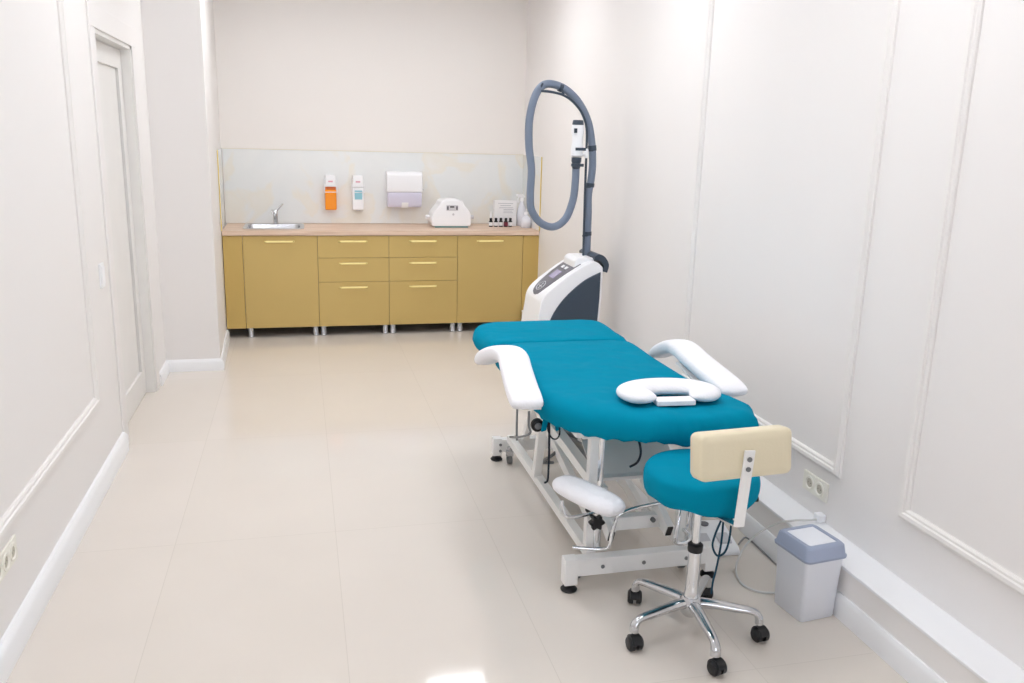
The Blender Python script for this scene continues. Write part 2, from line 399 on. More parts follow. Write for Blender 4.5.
sk = thing('sink', 'shallow stainless steel sink set into the pale worktop', 'sink', (0, 0, 0))
def rrect(x0, x1, y0, y1, r, n=5):
    out = []
    for cx, cy, a in ((x1 - r, y1 - r, 0), (x0 + r, y1 - r, 90), (x0 + r, y0 + r, 180), (x1 - r, y0 + r, 270)):
        for k in range(n + 1):
            t = math.radians(a + 90 * k / n); out.append((cx + r * math.cos(t), cy + r * math.sin(t)))
    return out
bm = NB(); rings = []
for d, z, r in ((-.03, .906, .05), (-.03, .910, .05), (-.022, .912, .05), (.004, .911, .045), (.010, .900, .04), (.02, .79, .04), (.05, .775, .05)):
    rings.append([bm.verts.new((x, y, z)) for x, y in rrect(SX0 - .0 + d, SX1 - d, SY0 + d, SY1 - d + (.07 if d < 0 else 0), r)])
for a, b in zip(rings, rings[1:]):
    n = len(a)
    for k in range(n): bm.faces.new([a[k], a[(k + 1) % n], b[(k + 1) % n], b[k]])
bm.faces.new(rings[-1]); obj('basin', bm, 'steel', sk)
bm = NB(); lathe(bm, [(.03, .776), (.03, .779), (.02, .779)], (-.2, 7.54, 0), 20); obj('drain', bm, 'chrome', sk)
fc = thing('faucet', 'chrome mixer tap with raised lever behind the sink', 'faucet', (-.215, 7.735, .912))
bm = NB(); lathe(bm, [(.028, 0), (.028, .008), (.021, .012), (.021, .075), (.023, .08), (.023, .105), (.014, .118)], n=24); obj('tap_body', bm, 'chrome', fc)
bm = NB(); tube(bm, catmull([(0, -.01, .06), (-.012, -.06, .10), (-.02, -.12, .125), (-.022, -.155, .115), (-.022, -.16, .10)], 6), .011); obj('spout', bm, 'chrome', fc)
bm = NB(); tube(bm, [(0, 0, .11), (.03, .005, .14), (.065, .01, .175)], lambda t: .012 - .003 * t); obj('lever', bm, 'chrome', fc)

# splashback
sp = thing('splashback', 'pale marble splashback behind the worktop with gold end strips', 'splashback', (0, 0, 0))
SZ = 1.545
bm = NB(); box(bm, (-.640, YB - .010, .906), (2.044, YB - .001, SZ)); obj('back_slab', bm, 'marble', sp, bevel=.001)
for A, B in (((-.6305, 7.235), (-.651, YB - .001)), ((2.049, 7.235), (2.049, YB - .001))):
    q = .006 if A[0] < 0 else -.006
    bm = NB(); prism(bm, [A, B, (B[0] + q, B[1]), (A[0] + q, A[1])], .906, SZ, 'z'); obj('side_slab', bm, 'marble', sp)
    bm = NB(); e = sorted((A[0] + .001 * (1 if q > 0 else -1), A[0] + q * 1.3)); box(bm, (e[0], 7.221, .906), (e[1], 7.234, SZ)); o = obj('edge_strip', bm, 'goldedge', sp); o['label'] = 'thin gold edge strip'
bm = NB(); box(bm, (-.640, YB - .012, SZ), (2.044, YB - .001, SZ + .005)); obj('top_strip', bm, 'paletop', sp)

# ------------------------------------------------------------------ things on the wall and worktop
YW = YB - .011
def soap(x, label, kind):
    t = thing('soap_dispenser', label, 'soap dispenser', (x, YW, 1.03), 0, 'wall soap dispensers above the worktop')
    bm = NB(); prism(bm, [(-.042, .305), (-.044, .235), (-.052, .205), (.052, .205), (.044, .235), (.042, .305)], -.075, -.0, 'y'); obj('pump_housing', bm, 'white', t, bevel=.005)
    bm = NB()
    for s in (-1, 1): tube(bm, catmull([(s * .044, -.01, .27), (s * .052, -.03, .265), (s * .056, -.08, .20), (s * .056, -.105, .16)], 4), .003, 8)
    tube(bm, [(-.056, -.105, .16), (.056, -.105, .16)], .003, 8); obj('elbow_lever', bm, 'white', t)
    bm = NB(); box(bm, (-.020, -.0765, .245), (.020, -.075, .258)); obj('badge', bm, 'pink', t)
    bm = NB(); box(bm, (-.050, -.07, .0), (.050, -.004, .203 if kind else .180)); b = obj('bottle', bm, 'orange' if kind == 0 else 'white', t, bevel=.010, segs=3)
    if kind == 0:
        b['label'] = 'bottle of bright orange liquid'
        bm = NB(); box(bm, (-.046, -.066, .178), (.046, -.006, .204)); obj('bottle_shoulder', bm, 'amber', t, bevel=.003)
    else:
        bm = NB(); box(bm, (-.030, -.072, .095), (.036, -.070, .175)); obj('bottle_label', bm, 'paleblue', b)
        bm = NB(); lathe(bm, [(.02, -.008), (.02, .0)], (0, -.037, 0), 12); obj('nozzle', bm, 'lightgrey', t)
    return t
soap(.265, 'white soap dispenser holding bright orange liquid', 0)
soap(.505, 'white soap dispenser with white bottle and pale blue label', 1)

t = thing('towel_dispenser', 'white paper towel dispenser with translucent lilac lower half', 'towel dispenser', (.92, YW, 1.06))
bm = NB(); prism(bm, [(-.0, .135), (-.12, .135), (-.128, .16), (-.122, .29), (-.10, .318), (-.0, .318)], -.16, .16, 'x'); obj('cover', bm, 'white', t, bevel=.010, segs=3)
bm = NB(); prism(bm, [(-.0, .0), (-.09, .0), (-.112, .03), (-.118, .134), (-.0, .134)], -.153, .153, 'x'); obj('tray', bm, 'lilac', t, bevel=.008, segs=3)
bm = NB(); prism(bm, [(-.094, -.004), (-.116, .03), (-.119, .045), (-.115, .045), (-.109, .03), (-.09, .0)], -.030, .030, 'x'); obj('paper_sheet', bm, 'white', t)
bm = NB(); lathe(bm, [(.010, 0), (.010, .012)], (.16, -.06, .16), 12, 'x'); obj('lock', bm, 'steel', t)

t = thing('sterilizer', 'white dome-shaped tabletop sterilizer with small display on the worktop', 'sterilizer', (1.305, 7.60, .906))
prof = catmull([(-.178, .012), (-.180, .10), (-.150, .155), (-.115, .195), (-.095, .232), (-.05, .247), (.05, .247), (.095, .232), (.115, .195), (.150, .155), (.175, .10), (.172, .012)], 5)
bm = NB(); prism(bm, [(p.x, p.y) for p in prof], -.12, .12, 'y'); obj('housing', bm, 'white', t, bevel=.022, segs=4)
bm = NB(); box(bm, (-.150, -.112, 0), (.150, .112, .013)); obj('base', bm, 'teal_line', t, bevel=.003)
for s in (-1, 1):
    bm = NB(); lathe(bm, [(.010, 0), (.010, s * .02), (.018, s * .024), (.018, s * .052), (.012, s * .056)], (s * .165, 0, .085), 16, 'x'); obj('side_knob', bm, 'white' if s < 0 else 'lightgrey', t)
dp = NB(); box(dp, (-.050, -.1225, .150), (.055, -.119, .200)); d = obj('display', dp, 'lightgrey', t, bevel=.002)
bm = NB(); box(bm, (-.018, -.1245, .178), (.020, -.1222, .190)); obj('screen', bm, 'black', d)
for x in (-.038, .044):
    bm = NB(); box(bm, (x - .008, -.1235, .158), (x + .008, -.1222, .190)); obj('button', bm, 'panelgrey', d)
bm = NB(); lathe(bm, [(.010, -.1215), (.010, -.119)], (.012, 0, .118), 16, 'y'); obj('emblem', bm, 'lightgrey', t)

t = thing('product_box', 'white printed card box standing behind the row of small bottles', 'box', (1.830, 7.66, .906))
bm = NB(); box(bm, (-.104, -.03, 0), (.104, .03, .232)); obj('carton', bm, 'card', t, bevel=.001)
bm = NB()
for z, a, b in ((.205, -.07, .07), (.185, -.05, .05), (.165, -.06, .07), (.15, -.02, .075), (.135, -.02, .06), (.12, -.02, .07)): box(bm, (a, -.0312, z), (b, -.0302, z + .004))
obj('printed_text', bm, 'ink', t)
def small_bottle(x, y, label, lm, tall=False, s=1.0, cap='black'):
    t = thing('small_bottle', label, 'bottle', (x, y, .906), 0, 'small treatment bottles on the worktop')
    bm = NB(); lathe(bm, [(.016, 0), (.018, .003), (.018, .048), (.009, .056), (.009, .060)], n=20); obj('bottle_body', bm, 'black', t)
    bm = NB(); lathe(bm, [(.0186, .010), (.0186, .042)], n=20); obj('label_band', bm, lm, t)
    bm = NB(); lathe(bm, [(.0125, .055), (.0125, .078), (.010, .080)], n=16); obj('cap', bm, cap, t)
    if tall:
        bm = NB(); lathe(bm, [(.010, .080), (.010, .11), (.005, .125), (.004, .140)], n=14); obj('dropper_tip', bm, 'white', t)
small_bottle(1.680, 7.57, 'small dark bottle with white dropper top, leftmost of its row', 'card', True)
small_bottle(1.728, 7.57, 'small black-capped bottle second from left in front of the box', 'card')
small_bottle(1.775, 7.575, 'small black-capped white-labelled bottle in middle of its row', 'card')
small_bottle(1.820, 7.565, 'small bottle with maroon label in the row by the box', 'maroon')
small_bottle(1.864, 7.575, 'small black-capped bottle, rightmost of the row by the box', 'card')

t = thing('spray_bottle', 'tall white spray bottle at right end of the worktop', 'spray bottle', (1.990, 7.66, .906), math.radians(200))
bm = NB(); lathe(bm, [(.040, 0), (.045, .006), (.045, .11), (.038, .16), (.018, .205), (.015, .23)], n=28); obj('bottle_body', bm, 'bottle', t)
bm = NB(); lathe(bm, [(.019, .225), (.019, .255), (.014, .26)], n=18); prism(bm, [(-.03, .258), (-.03, .272), (.0, .292), (.055, .292), (.06, .275), (.03, .262)], -.012, .012, 'y'); obj('spray_head', bm, 'white', t, bevel=.002)
bm = NB(); tube(bm, catmull([(.03, 0, .268), (.045, 0, .245), (.04, 0, .215)], 4), .005, 8, flat=1.4); obj('trigger', bm, 'white', t)
t = thing('wash_bottle', 'squat white plastic bottle in front of the tall spray bottle', 'bottle', (1.990, 7.49, .906))
bm = NB(); lathe(bm, [(.042, 0), (.047, .006), (.047, .06), (.04, .09), (.018, .108), (.016, .12)], n=28); obj('bottle_body', bm, 'bottle', t)
bm = NB(); lathe(bm, [(.018, .118), (.018, .14), (.006, .146), (.004, .17)], n=16); obj('cap', bm, 'white', t)

# ------------------------------------------------------------------ cooling machine
mc = thing('treatment_machine', 'white and slate treatment machine with hose arch beside the right wall', 'medical machine', (0, 0, 0))
Y0, Y1 = 5.12, 5.50; YM = (Y0 + Y1) / 2
top = catmull([(1.470, .640), (1.480, .690), (1.515, .740), (1.60, .810), (1.695, .877), (1.785, .928), (1.84, .936), (1.885, .900)], 5)
poly = [(1.375, .07), (1.41, .25), (1.45, .50)] + [(p.x, p.y) for p in top] + [(1.885, .70), (1.872, .45), (1.86, .22), (1.855, .07)]
bm = NB(); prism(bm, poly, Y0, Y1, 'y'); obj('shell', bm, 'white', mc, bevel=.022, segs=4, angle=50)
side = [(1.49, .10), (1.505, .35)] + [(p.x, p.y) for p in catmull([(1.52, .50), (1.55, .585), (1.60, .668), (1.675, .75), (1.77, .825), (1.868, .872)], 5)] + [(1.868, .70), (1.856, .45), (1.845, .22), (1.84, .10)]
for a, b in ((Y0 - .010, Y0 + .01), (Y1 - .01, Y1 + .010)):
    bm = NB(); prism(bm, side, a, b, 'y'); o = obj('side_panel', bm, 'slate', mc, bevel=.004); o['label'] = 'dark slate side panel'
# control panel following the slope
def slope(t):
    n = len(top) - 1; f = t * n; i = min(int(f), n - 1); p = top[i].lerp(top[i + 1], f - i); d = (top[i + 1] - top[i]).normalized()
    return p, Vector((-d.y, d.x))
def on_slope(t, y, h=.004):
    p, n = slope(t); return (p.x + n.x * h, y, p.y + n.y * h)
def patch(t0, t1, hw, h, nseg=14, yc=YM):
    bm = NB(); rows = []
    for i in range(nseg + 1):
        u = i / nseg; t = t0 + (t1 - t0) * u; w = hw(u) if callable(hw) else hw
        rows.append([bm.verts.new(on_slope(t, yc - w, h)), bm.verts.new(on_slope(t, yc + w, h)), bm.verts.new(on_slope(t, yc + w, h - .01)), bm.verts.new(on_slope(t, yc - w, h - .01))])
    for a, b in zip(rows, rows[1:]):
        for k in range(4): bm.faces.new([a[k], a[(k + 1) % 4], b[(k + 1) % 4], b[k]])
    bm.faces.new(rows[0]); bm.faces.new(rows[-1][::-1]); return bm
cp = obj('control_panel', patch(.17, .66, lambda u: .012 + .115 * math.sqrt(max(0, 1 - (1 - u) ** 2)), .004), 'panelgrey', mc)
obj('screen', patch(.42, .51, .05, .007, 4), 'lcd', cp)
for y in (-.035, .035): obj('button', patch(.545, .575, .018, .008, 3, YM + y), 'white', cp)
bm = NB()
pts = [on_slope(.31 + .055 * math.cos(a), YM + .05 * math.sin(a), .006) for a in [2 * PI * k / 24 for k in range(25)]]
tube(bm, pts, .003, 6, cap=False); tube(bm, [on_slope(.27, YM, .006), on_slope(.35, YM, .006)], .003, 6); tube(bm, [on_slope(.31, YM - .03, .006), on_slope(.31, YM + .03, .006)], .003, 6)
obj('dial_marking', bm, 'lightgrey', cp)
arc = catmull([(1.835, .965), (1.865, .982), (1.905, .965), (1.935, .915), (1.925, .862)], 5); inn = catmull([(1.895, .870), (1.900, .905), (1.88, .935), (1.86, .945), (1.838, .945)], 5)
bm = NB(); prism(bm, [(p.x, p.y) for p in arc + inn], Y0 + .03, Y1 - .03, 'y')
o = obj('push_handle', bm, 'slate', mc); o['label'] = 'dark rounded push handle'
bm = NB(); prism(bm, [(1.71, .88), (1.715, .935), (1.74, .955), (1.84, .955), (1.86, .90)], YM - .12, YM + .12, 'y'); obj('top_cap', bm, 'white', mc, bevel=.01, segs=3)
for x in (1.45, 1.79):
    for y in (Y0 + .05, Y1 - .05):
        bm = NB(); lathe(bm, [(.022, -.012), (.035, -.01), (.035, .01), (.022, .012)], (x, y, .035), 18, 'y'); box(bm, (x - .012, y - .01, .05), (x + .012, y + .01, .08)); obj('caster', bm, 'caster', mc)
YH = 5.31
hp = [(1.842, .93), (1.841, 1.00), (1.838, 1.22), (1.834, 1.351), (1.848, 1.46), (1.852, 1.56), (1.837, 1.70), (1.804, 1.823), (1.739, 1.93), (1.65, 2.005), (1.556, 2.035), (1.491, 2.018), (1.436, 1.945), (1.408, 1.811), (1.410, 1.658), (1.431, 1.504), (1.428, 1.347), (1.441, 1.251), (1.502, 1.172), (1.591, 1.145), (1.671, 1.198), (1.716, 1.318), (1.727, 1.436), (1.727, 1.53)]
bm = NB(); tube(bm, catmull([(x, YH + (.02 if i < 12 else -.02), z) for i, (x, z) in enumerate(hp)], 8), .0245, 14); obj('hose', bm, 'hose', mc)
bm = NB(); tube(bm, catmull([(1.808, YH - .01, .93), (1.800, YH - .01, 1.318), (1.796, YH - .01, 1.636), (1.790, YH - .01, 1.77), (1.76, YH - .01, 1.855), (1.70, YH - .01, 1.925), (1.63, YH - .01, 1.968), (1.55, YH - .01, 1.985), (1.468, YH - .01, 1.99)], 8), .008, 8); obj('hose_pole', bm, 'slate', mc)
for q in ([(1.468, YH - .01, 1.99), (1.492, YH, 2.035)], [(1.63, YH - .01, 1.968), (1.612, YH, 2.03)]):
    bm = NB(); tube(bm, q, .007, 8); obj('hose_bracket', bm, 'slate', mc)
for (a, b) in (((1.840, 1.085), (1.8395, 1.11)), ((1.842, 1.40), (1.844, 1.425)), ((1.847, 1.632), (1.843, 1.665)), ((1.628, 2.012), (1.605, 2.020))):
    bm = NB(); tube(bm, [(a[0], YH + .02, a[1]), (b[0], YH + .02, b[1])], .0275, 14); tube(bm, [(a[0], YH, a[1]), (a[0] - .045, YH - .01, a[1])] if a[1] < 1.9 else [(1.62, YH, 2.0), (1.62, YH - .01, 1.975)], .005, 6); obj('hose_clip', bm, 'slate', mc)
hd = NB(); lathe(hd, [(.022, 1.590), (.037, 1.60), (.040, 1.635), (.034, 1.68), (.035, 1.72), (.041, 1.745), (.040, 1.785), (.033, 1.790)], (1.727, YH - .025, 0), 22)
hd = obj('handpiece', hd, 'white', mc); hd['label'] = 'white handpiece clipped to the pole'
bm = NB(); lathe(bm, [(.033, 1.790), (.037, 1.793), (.033, 1.818), (.029, 1.820)], (1.727, YH - .025, 0), 22); obj('nozzle_cap', bm, 'slate', hd)
bm = NB(); lathe(bm, [(.022, 1.515), (.026, 1.522), (.027, 1.55), (.032, 1.565), (.032, 1.588)], (1.727, YH - .022, 0), 20); obj('hose_connector', bm, 'slate', hd)
bm = NB(); box(bm, (1.685, YH - .063, 1.532), (1.765, YH - .045, 1.550)); obj('latch', bm, 'slate', hd)
bm = NB(); box(bm, (1.706, YH - .070, 1.632), (1.772, YH - .055, 1.650)); obj('grip_band', bm, 'slate', hd)
bm = NB(); box(bm, (1.692, YH - .068, 1.740), (1.710, YH - .055, 1.768)); obj('button', bm, 'slate', hd)
bm = NB(); lathe(bm, [(.010, -.03), (.014, -.02), (.014, .02), (.010, .03)], (1.795, YH - .01, 1.615), 14); tube(bm, [(1.795, YH - .01, 1.615), (1.755, YH - .02, 1.60)], .010, 8); obj('handpiece_holder', bm, 'white', mc)

# ------------------------------------------------------------------ treatment bench
bn = thing('treatment_bench', 'long teal-covered treatment bench on white lifting frame', 'treatment bench', (0, 0, 0))
def pad(outline, prof, n=6, wob=None):
    """outline closed 2-D; prof list of (inset, z)"""
    P = catmull([(x, y, 0) for x, y in outline], n, closed=True); N = len(P)
    x0, x1 = min(p.x for p in P), max(p.x for p in P); y0, y1 = min(p.y for p in P), max(p.y for p in P)
    half = min(x1 - x0, y1 - y0) / 2
    def spine(p):
        if x1 - x0 < y1 - y0: return Vector(((x0 + x1) / 2, min(max(p.y, y0 + half), y1 - half), 0))
        return Vector((min(max(p.x, x0 + half), x1 - half), (y0 + y1) / 2, 0))
    S = [spine(p) for p in P]
    nor = [(S[i] - P[i]).normalized() * (1 - .72 * max(0, min(1, (.335 - abs(P[i].x - 1.222)) / .08)) * (1 if abs(P[i].y - 3.834) < .045 and y1 - y0 > .4 else 0)) for i in range(N)]
    bm = NB(); rings = []
    for k, (o, z) in enumerate(prof):
        ring = []
        for i in range(N):
            v = P[i] + nor[i] * o; v.z = z
            if wob: v = wob(v, i / N, k, nor[i])
            ring.append(bm.verts.new(v))
        rings.append(ring)
    for a, b in zip(rings, rings[1:]):
        for i in range(N): bm.faces.new([a[i], a[(i + 1) % N], b[(i + 1) % N], b[i]])
    bm.faces.new(rings[0][::-1])
    z = prof[-1][1]; last = rings[-1]
    for f in (.75, .5, .25, 0):
        ring = [bm.verts.new((S[i].x + (v.co.x - S[i].x) * f, S[i].y + (v.co.y - S[i].y) * f, z + (v.co.z - z) * f)) for i, v in enumerate(rings[-1])]
        for i in range(N): bm.faces.new([last[i], last[(i + 1) % N], ring[(i + 1) % N], ring[i]])
        last = ring
    bmesh.ops.remove_doubles(bm, verts=last, dist=.0008)
    bmesh.ops.dissolve_degenerate(bm, edges=bm.edges, dist=.0002)
    return bm
ZT = .745
prof = [(.09, .640), (.03, .642), (.008, .652), (.0, .672), (.003, .695), (.012, .718), (.028, .734), (.045, .742), (.062, ZT)]
def wob(v, u, k, n):
    if v.y < 3.3:
        f = min(1, (3.3 - v.y) / .5)
        if k <= 3: v.z += f * (.007 * math.sin(v.x * 27 + v.y * 19) + .004 * math.sin(v.x * 75 - v.y * 50)) - f * .004
        if 1 <= k <= 6: v += n * f * (.007 * math.sin(v.x * 47 + v.y * 41) * math.sin(v.x * 13 + 2) + .003 * math.sin(v.x * 110 - v.y * 90 + k))
        if k >= 5: v.z += f * .0035 * math.sin(v.x * 33 + 1) * math.sin(v.y * 21 + v.x * 9)
    return v
bm = pad([(.872, 3.80), (.868, 3.50), (.868, 3.22), (.868, 3.05), (.880, 2.97), (.935, 2.86), (1.02, 2.76), (1.12, 2.685), (1.23, 2.635), (1.34, 2.615), (1.46, 2.61), (1.592, 2.635), (1.646, 2.73), (1.636, 2.88), (1.598, 3.05), (1.584, 3.22), (1.580, 3.50), (1.575, 3.80), (1.50, 3.828), (1.25, 3.83), (.95, 3.828)], prof, 6, wob)
o = obj('mattress', bm, 'teal', bn, angle=80)
bm = pad([(.864, 3.862), (.850, 4.00), (.842, 4.12), (.862, 4.26), (.94, 4.33), (1.06, 4.35), (1.42, 4.35), (1.53, 4.33), (1.590, 4.27), (1.598, 4.14), (1.590, 4.0), (1.580, 3.862), (1.50, 3.838), (1.25, 3.836), (.95, 3.838)], [(a, b) for a, b in prof], 6)
obj('headrest', bm, 'teal', bn, angle=80)
# mattress support frame
bm = NB()
for x in (1.0, 1.46): beam(bm, (x, 2.86, .622), (x, 4.20, .622), .04, .03)
for y in (2.86, 3.50, 4.20): beam(bm, (1.0, y, .622), (1.46, y, .622), .04, .03)
obj('top_frame', bm, 'whitemetal', bn, bevel=.003)
# arm pads
def armpad(side):
    cx = 1.235
    def P(u, y, z): return Vector((cx + side * u, y, z))
    o1, o2 = (.440, .385) if side < 0 else (.405, .412)
    zn = .737 if side < 0 else .746
    path = catmull([P(o1, 2.88, zn), P(o1 * .7 + o2 * .3, 3.04, zn + .016), P(o1 * .3 + o2 * .7, 3.22, .780), P(o2, 3.34, .796), P(o2 + .005, 3.43, .796), P(o2 + .02, 3.54, .770), P(o2 + .035, 3.66, .725), P(o2 + .04, 3.76, .680)], 6)
    bm = NB(); rings = []; N = len(path)
    for i, p in enumerate(path):
        d = (path[min(i + 1, N - 1)] - path[max(i - 1, 0)]).normalized(); s = Vector((1, 0, 0)); s = (s - d * s.dot(d)).normalized(); u = s.cross(d).normalized()
        if u.z < 0: u = -u
        t = i / (N - 1); end = min(t * 9, (1 - t) * 7, 1); e = math.sqrt(max(.0, 1 - (1 - end) ** 2)) * .75 + .25
        w = (.066 if t < .55 else .066 - .018 * (t - .55) / .45) * (.78 + .22 * e); h = .034 * e
        rings.append([bm.verts.new(p + s * w * (abs(math.cos(a)) ** .55) * (1 if math.cos(a) > 0 else -1) + u * h * (abs(math.sin(a)) ** .8) * (1 if math.sin(a) > 0 else -1)) for a in [2 * PI * k / 20 for k in range(20)]])
    for a, b in zip(rings, rings[1:]):
        for k in range(20): bm.faces.new([a[k], a[(k + 1) % 20], b[(k + 1) % 20], b[k]])
    bm.faces.new(rings[0][::-1]); bm.faces.new(rings[-1])
    o = obj('armrest', bm, 'fabric_white', bn, sub=1, angle=80)
    if side < 0:
        bm = NB(); tube(bm, catmull([(.800, 3.06, .70), (.800, 3.06, .60), (.800, 3.055, .56), (.800, 3.05, .54)], 4), .0045, 8)
        tube(bm, catmull([(.820, 2.96, .69), (.820, 2.955, .635), (.828, 2.96, .60), (.80, 3.02, .565), (.79, 3.12, .53)], 4), .0045, 8)
        obj('armrest_bracket', bm, 'zinc', bn)
    bm = NB(); beam(bm, (cx + side * .385, 2.98, .690), (cx + side * .375, 3.33, .752), .05, .006); beam(bm, (cx + side * .385, 3.1, .700), (cx + side * .24, 3.1, .615), .03, .01, (0, 1, 0)); obj('armrest_plate', bm, 'whitemetal', bn)
armpad(-1); armpad(1)
bm = NB(); lathe(bm, [(.018, 0), (.026, .004), (.026, .022), (.020, .026)], (.885, 3.05, .595), 20, 'y'); k = obj('adjustment_knob', bm, 'black', bn)
bm = NB(); lathe(bm, [(.014, -.003), (.014, .002)], (.885, 3.05, .595), 16, 'y'); tube(bm, [(.885, 3.07, .595), (1.0, 3.07, .615)], .008, 8); obj('knob_disc', bm, 'zinc', k)
# base
ZR = .125
bm = NB(); beam(bm, (.945, 2.82, .100), (1.575, 2.82, .100), .05, .07)
for x in (.965, 1.552): box(bm, (x - .027, 2.793, .03), (x + .027, 2.847, .1375))
fb = obj('front_crossbar', bm, 'whitemetal', bn, bevel=.004)
for x in (1.09, 1.26, 1.44):
    bm = NB(); lathe(bm, [(.005, -.004), (.0078, -.003), (.0078, .0)], (x, 2.794, .100), 12, 'y'); obj('bolt', bm, 'zinc', fb)
bm = NB(); beam(bm, (.965, 4.20, .085), (1.555, 4.20, .085), .05, .07)
for x in (.99, 1.53): box(bm, (x - .024, 4.173, .03), (x + .024, 4.227, .1275))
rb = obj('rear_crossbar', bm, 'whitemetal', bn, bevel=.004)
for z in (.06, .095):
    bm = NB(); lathe(bm, [(.005, -.004), (.0078, -.003), (.0078, .0)], (1.003, 4.169, z), 12, 'y'); obj('bolt', bm, 'zinc', rb)
for x, y in ((.965, 2.82), (1.552, 2.82), (.99, 4.20), (1.53, 4.20)):
    bm = NB(); lathe(bm, [(.030, 0), (.033, .006), (.022, .018), (.010, .020), (.010, .032)], (x, y, 0), 22); obj('foot', bm, 'black', bn)
for x, y in ((1.045, 4.13), (1.02, 2.90), (1.47, 2.90), (1.47, 4.13)):
    bm = NB(); lathe(bm, [(.016, -.012), (.026, -.011), (.026, .011), (.016, .012)], (x, y, .027), 18, 'x'); w = obj('caster', bm, 'zinc', bn)
    bm = NB(); box(bm, (x - .018, y - .014, .045), (x + .018, y + .014, .075)); lathe(bm, [(.012, .07), (.012, .095)], (x, y, 0), 14); obj('caster_fork', bm, 'steel', w)
for x in (1.06, 1.455):
    bm = NB(); beam(bm, (x, 2.85, .125), (x, 4.18, .125), .04, .04); obj('base_rail', bm, 'whitemetal', bn, bevel=.003)
# posts
for x in (1.06, 1.45):
    bm = NB(); beam(bm, (x, 2.885, .14), (x, 2.885, .61), .036, .036, (0, 1, 0)); obj('front_post', bm, 'whitemetal', bn, bevel=.003)
    bm = NB(); tube(bm, [(x + .028 , 2.875, .60), (x + .028, 2.875, .36)], .015, 14); tube(bm, [(x + .028, 2.875, .38), (x + .028, 2.875, .14)], .018, 14); obj('lift_cylinder', bm, 'chrome', bn)
    bm = NB(); beam(bm, (x + (-.01 if x < 1.2 else .01), 3.62, .14), (x + (-.01 if x < 1.2 else .01), 3.50, .61), .038, .038, (0, 1, 0)); obj('rear_post', bm, 'whitemetal', bn, bevel=.003)
for x in (1.12, 1.36):
    bm = NB(); beam(bm, (x, 2.92, .350), (x, 3.95, .405), .045, .045); obj('lift_rail', bm, 'whitemetal', bn, bevel=.003)
    bm = NB(); beam(bm, (x, 2.80, .222), (x, 3.08, .345), .03, .055)
    b = obj('scissor_arm', bm, 'whitemetal', bn, bevel=.003)
    bm = NB(); beam(bm, (x, 2.796, .220), (x, 2.806, .2245), .022, .046); obj('end_cap', bm, 'black', b)
    bm = NB(); beam(bm, (x + .03, 3.10, .14), (x + .03, 3.98, .36), .03, .05); obj('scissor_arm', bm, 'whitemetal', bn, bevel=.003)
bm = NB(); box(bm, (1.10, 2.96, .380), (1.475, 3.0, .393)); beam(bm, (1.29, 2.99, .386), (1.29, 3.35, .596), .37, .005); obj('cover_plate', bm, 'greymetal', bn)
bm = NB(); beam(bm, (1.12, 2.905, .225), (1.37, 2.905, .225), .04, .055); obj('scissor_bar', bm, 'whitemetal', bn, bevel=.003)
bm = NB(); lathe(bm, [(.010, -.012), (.010, 0)], (1.325, 2.885, .235), 12, 'y'); obj('scissor_bolt', bm, 'zinc', bn)
bm = NB(); beam(bm, (1.12, 3.94, .40), (1.36, 3.94, .40), .045, .045); beam(bm, (1.12, 3.94, .38), (1.12, 4.10, .15), .035, .035); beam(bm, (1.36, 3.94, .38), (1.36, 4.10, .15), .035, .035); beam(bm, (1.12, 3.94, .42), (1.02, 4.0, .61), .035, .035); beam(bm, (1.36, 3.94, .42), (1.45, 4.0, .61), .035, .035)
obj('rear_yoke', bm, 'whitemetal', bn, bevel=.003)
bm = NB(); tube(bm, [(1.26, 3.85, .22), (1.26, 3.30, .33)], .030, 16); tube(bm, [(1.26, 3.32, .325), (1.26, 3.08, .37)], .016, 14); box(bm, (1.215, 3.78, .15), (1.305, 3.92, .29)); obj('lift_motor', bm, 'zinc', bn, bevel=.004)
bm = NB(); tube(bm, catmull([(1.24, 3.80, .2), (1.18, 3.65, .26), (1.11, 3.60, .24), (1.09, 3.66, .19), (1.16, 3.72, .16)], 6), .008, 8); obj('motor_cable', bm, 'zinc', bn)
# front forearm pad and its tubes
bm = NB(); fp = Matrix.Translation((1.0, 2.755, .420)) @ Matrix.Rotation(math.radians(65 + 180 + 50), 4, 'Z')
bm = pad([(-.165, 0), (-.155, -.040), (-.10, -.062), (0, -.068), (.10, -.062), (.155, -.040), (.165, 0), (.155, .040), (.10, .062), (0, .068), (-.10, .062), (-.155, .040)],
         [(.055, -.030), (.022, -.027), (.004, -.014), (0, .0), (.003, .012), (.014, .024), (.030, .031), (.045, .033)], 4)
bmesh.ops.transform(bm, matrix=fp, verts=bm.verts)
o = obj('forearm_pad', bm, 'fabric_white', bn, angle=80); o['label'] = 'small white forearm pad at the front corner'
bm = NB(); tube(bm, catmull([(.915, 2.80, .385), (.918, 2.79, .345), (.935, 2.785, .325), (.97, 2.785, .322), (1.05, 2.80, .325)], 5), .0075, 10)
tube(bm, catmull([(1.145, 2.76, .335), (1.125, 2.76, .32), (1.108, 2.76, .26), (1.10, 2.76, .205), (1.08, 2.765, .19), (1.03, 2.78, .188), (.965, 2.80, .190)], 5), .0075, 10)
tube(bm, catmull([(1.145, 2.76, .335), (1.20, 2.77, .345), (1.33, 2.80, .345), (1.40, 2.80, .345)], 5), .0075, 10)
tube(bm, catmull([(1.405, 2.80, .345), (1.385, 2.77, .30), (1.365, 2.75, .22), (1.372, 2.75, .193), (1.42, 2.755, .19), (1.45, 2.80, .19), (1.452, 2.86, .19)], 5), .0085, 10)
obj('support_tube', bm, 'chrome', bn)
bm = NB()
def star(v, a, r, h): return v
N = 48; ringA, ringB = [], []
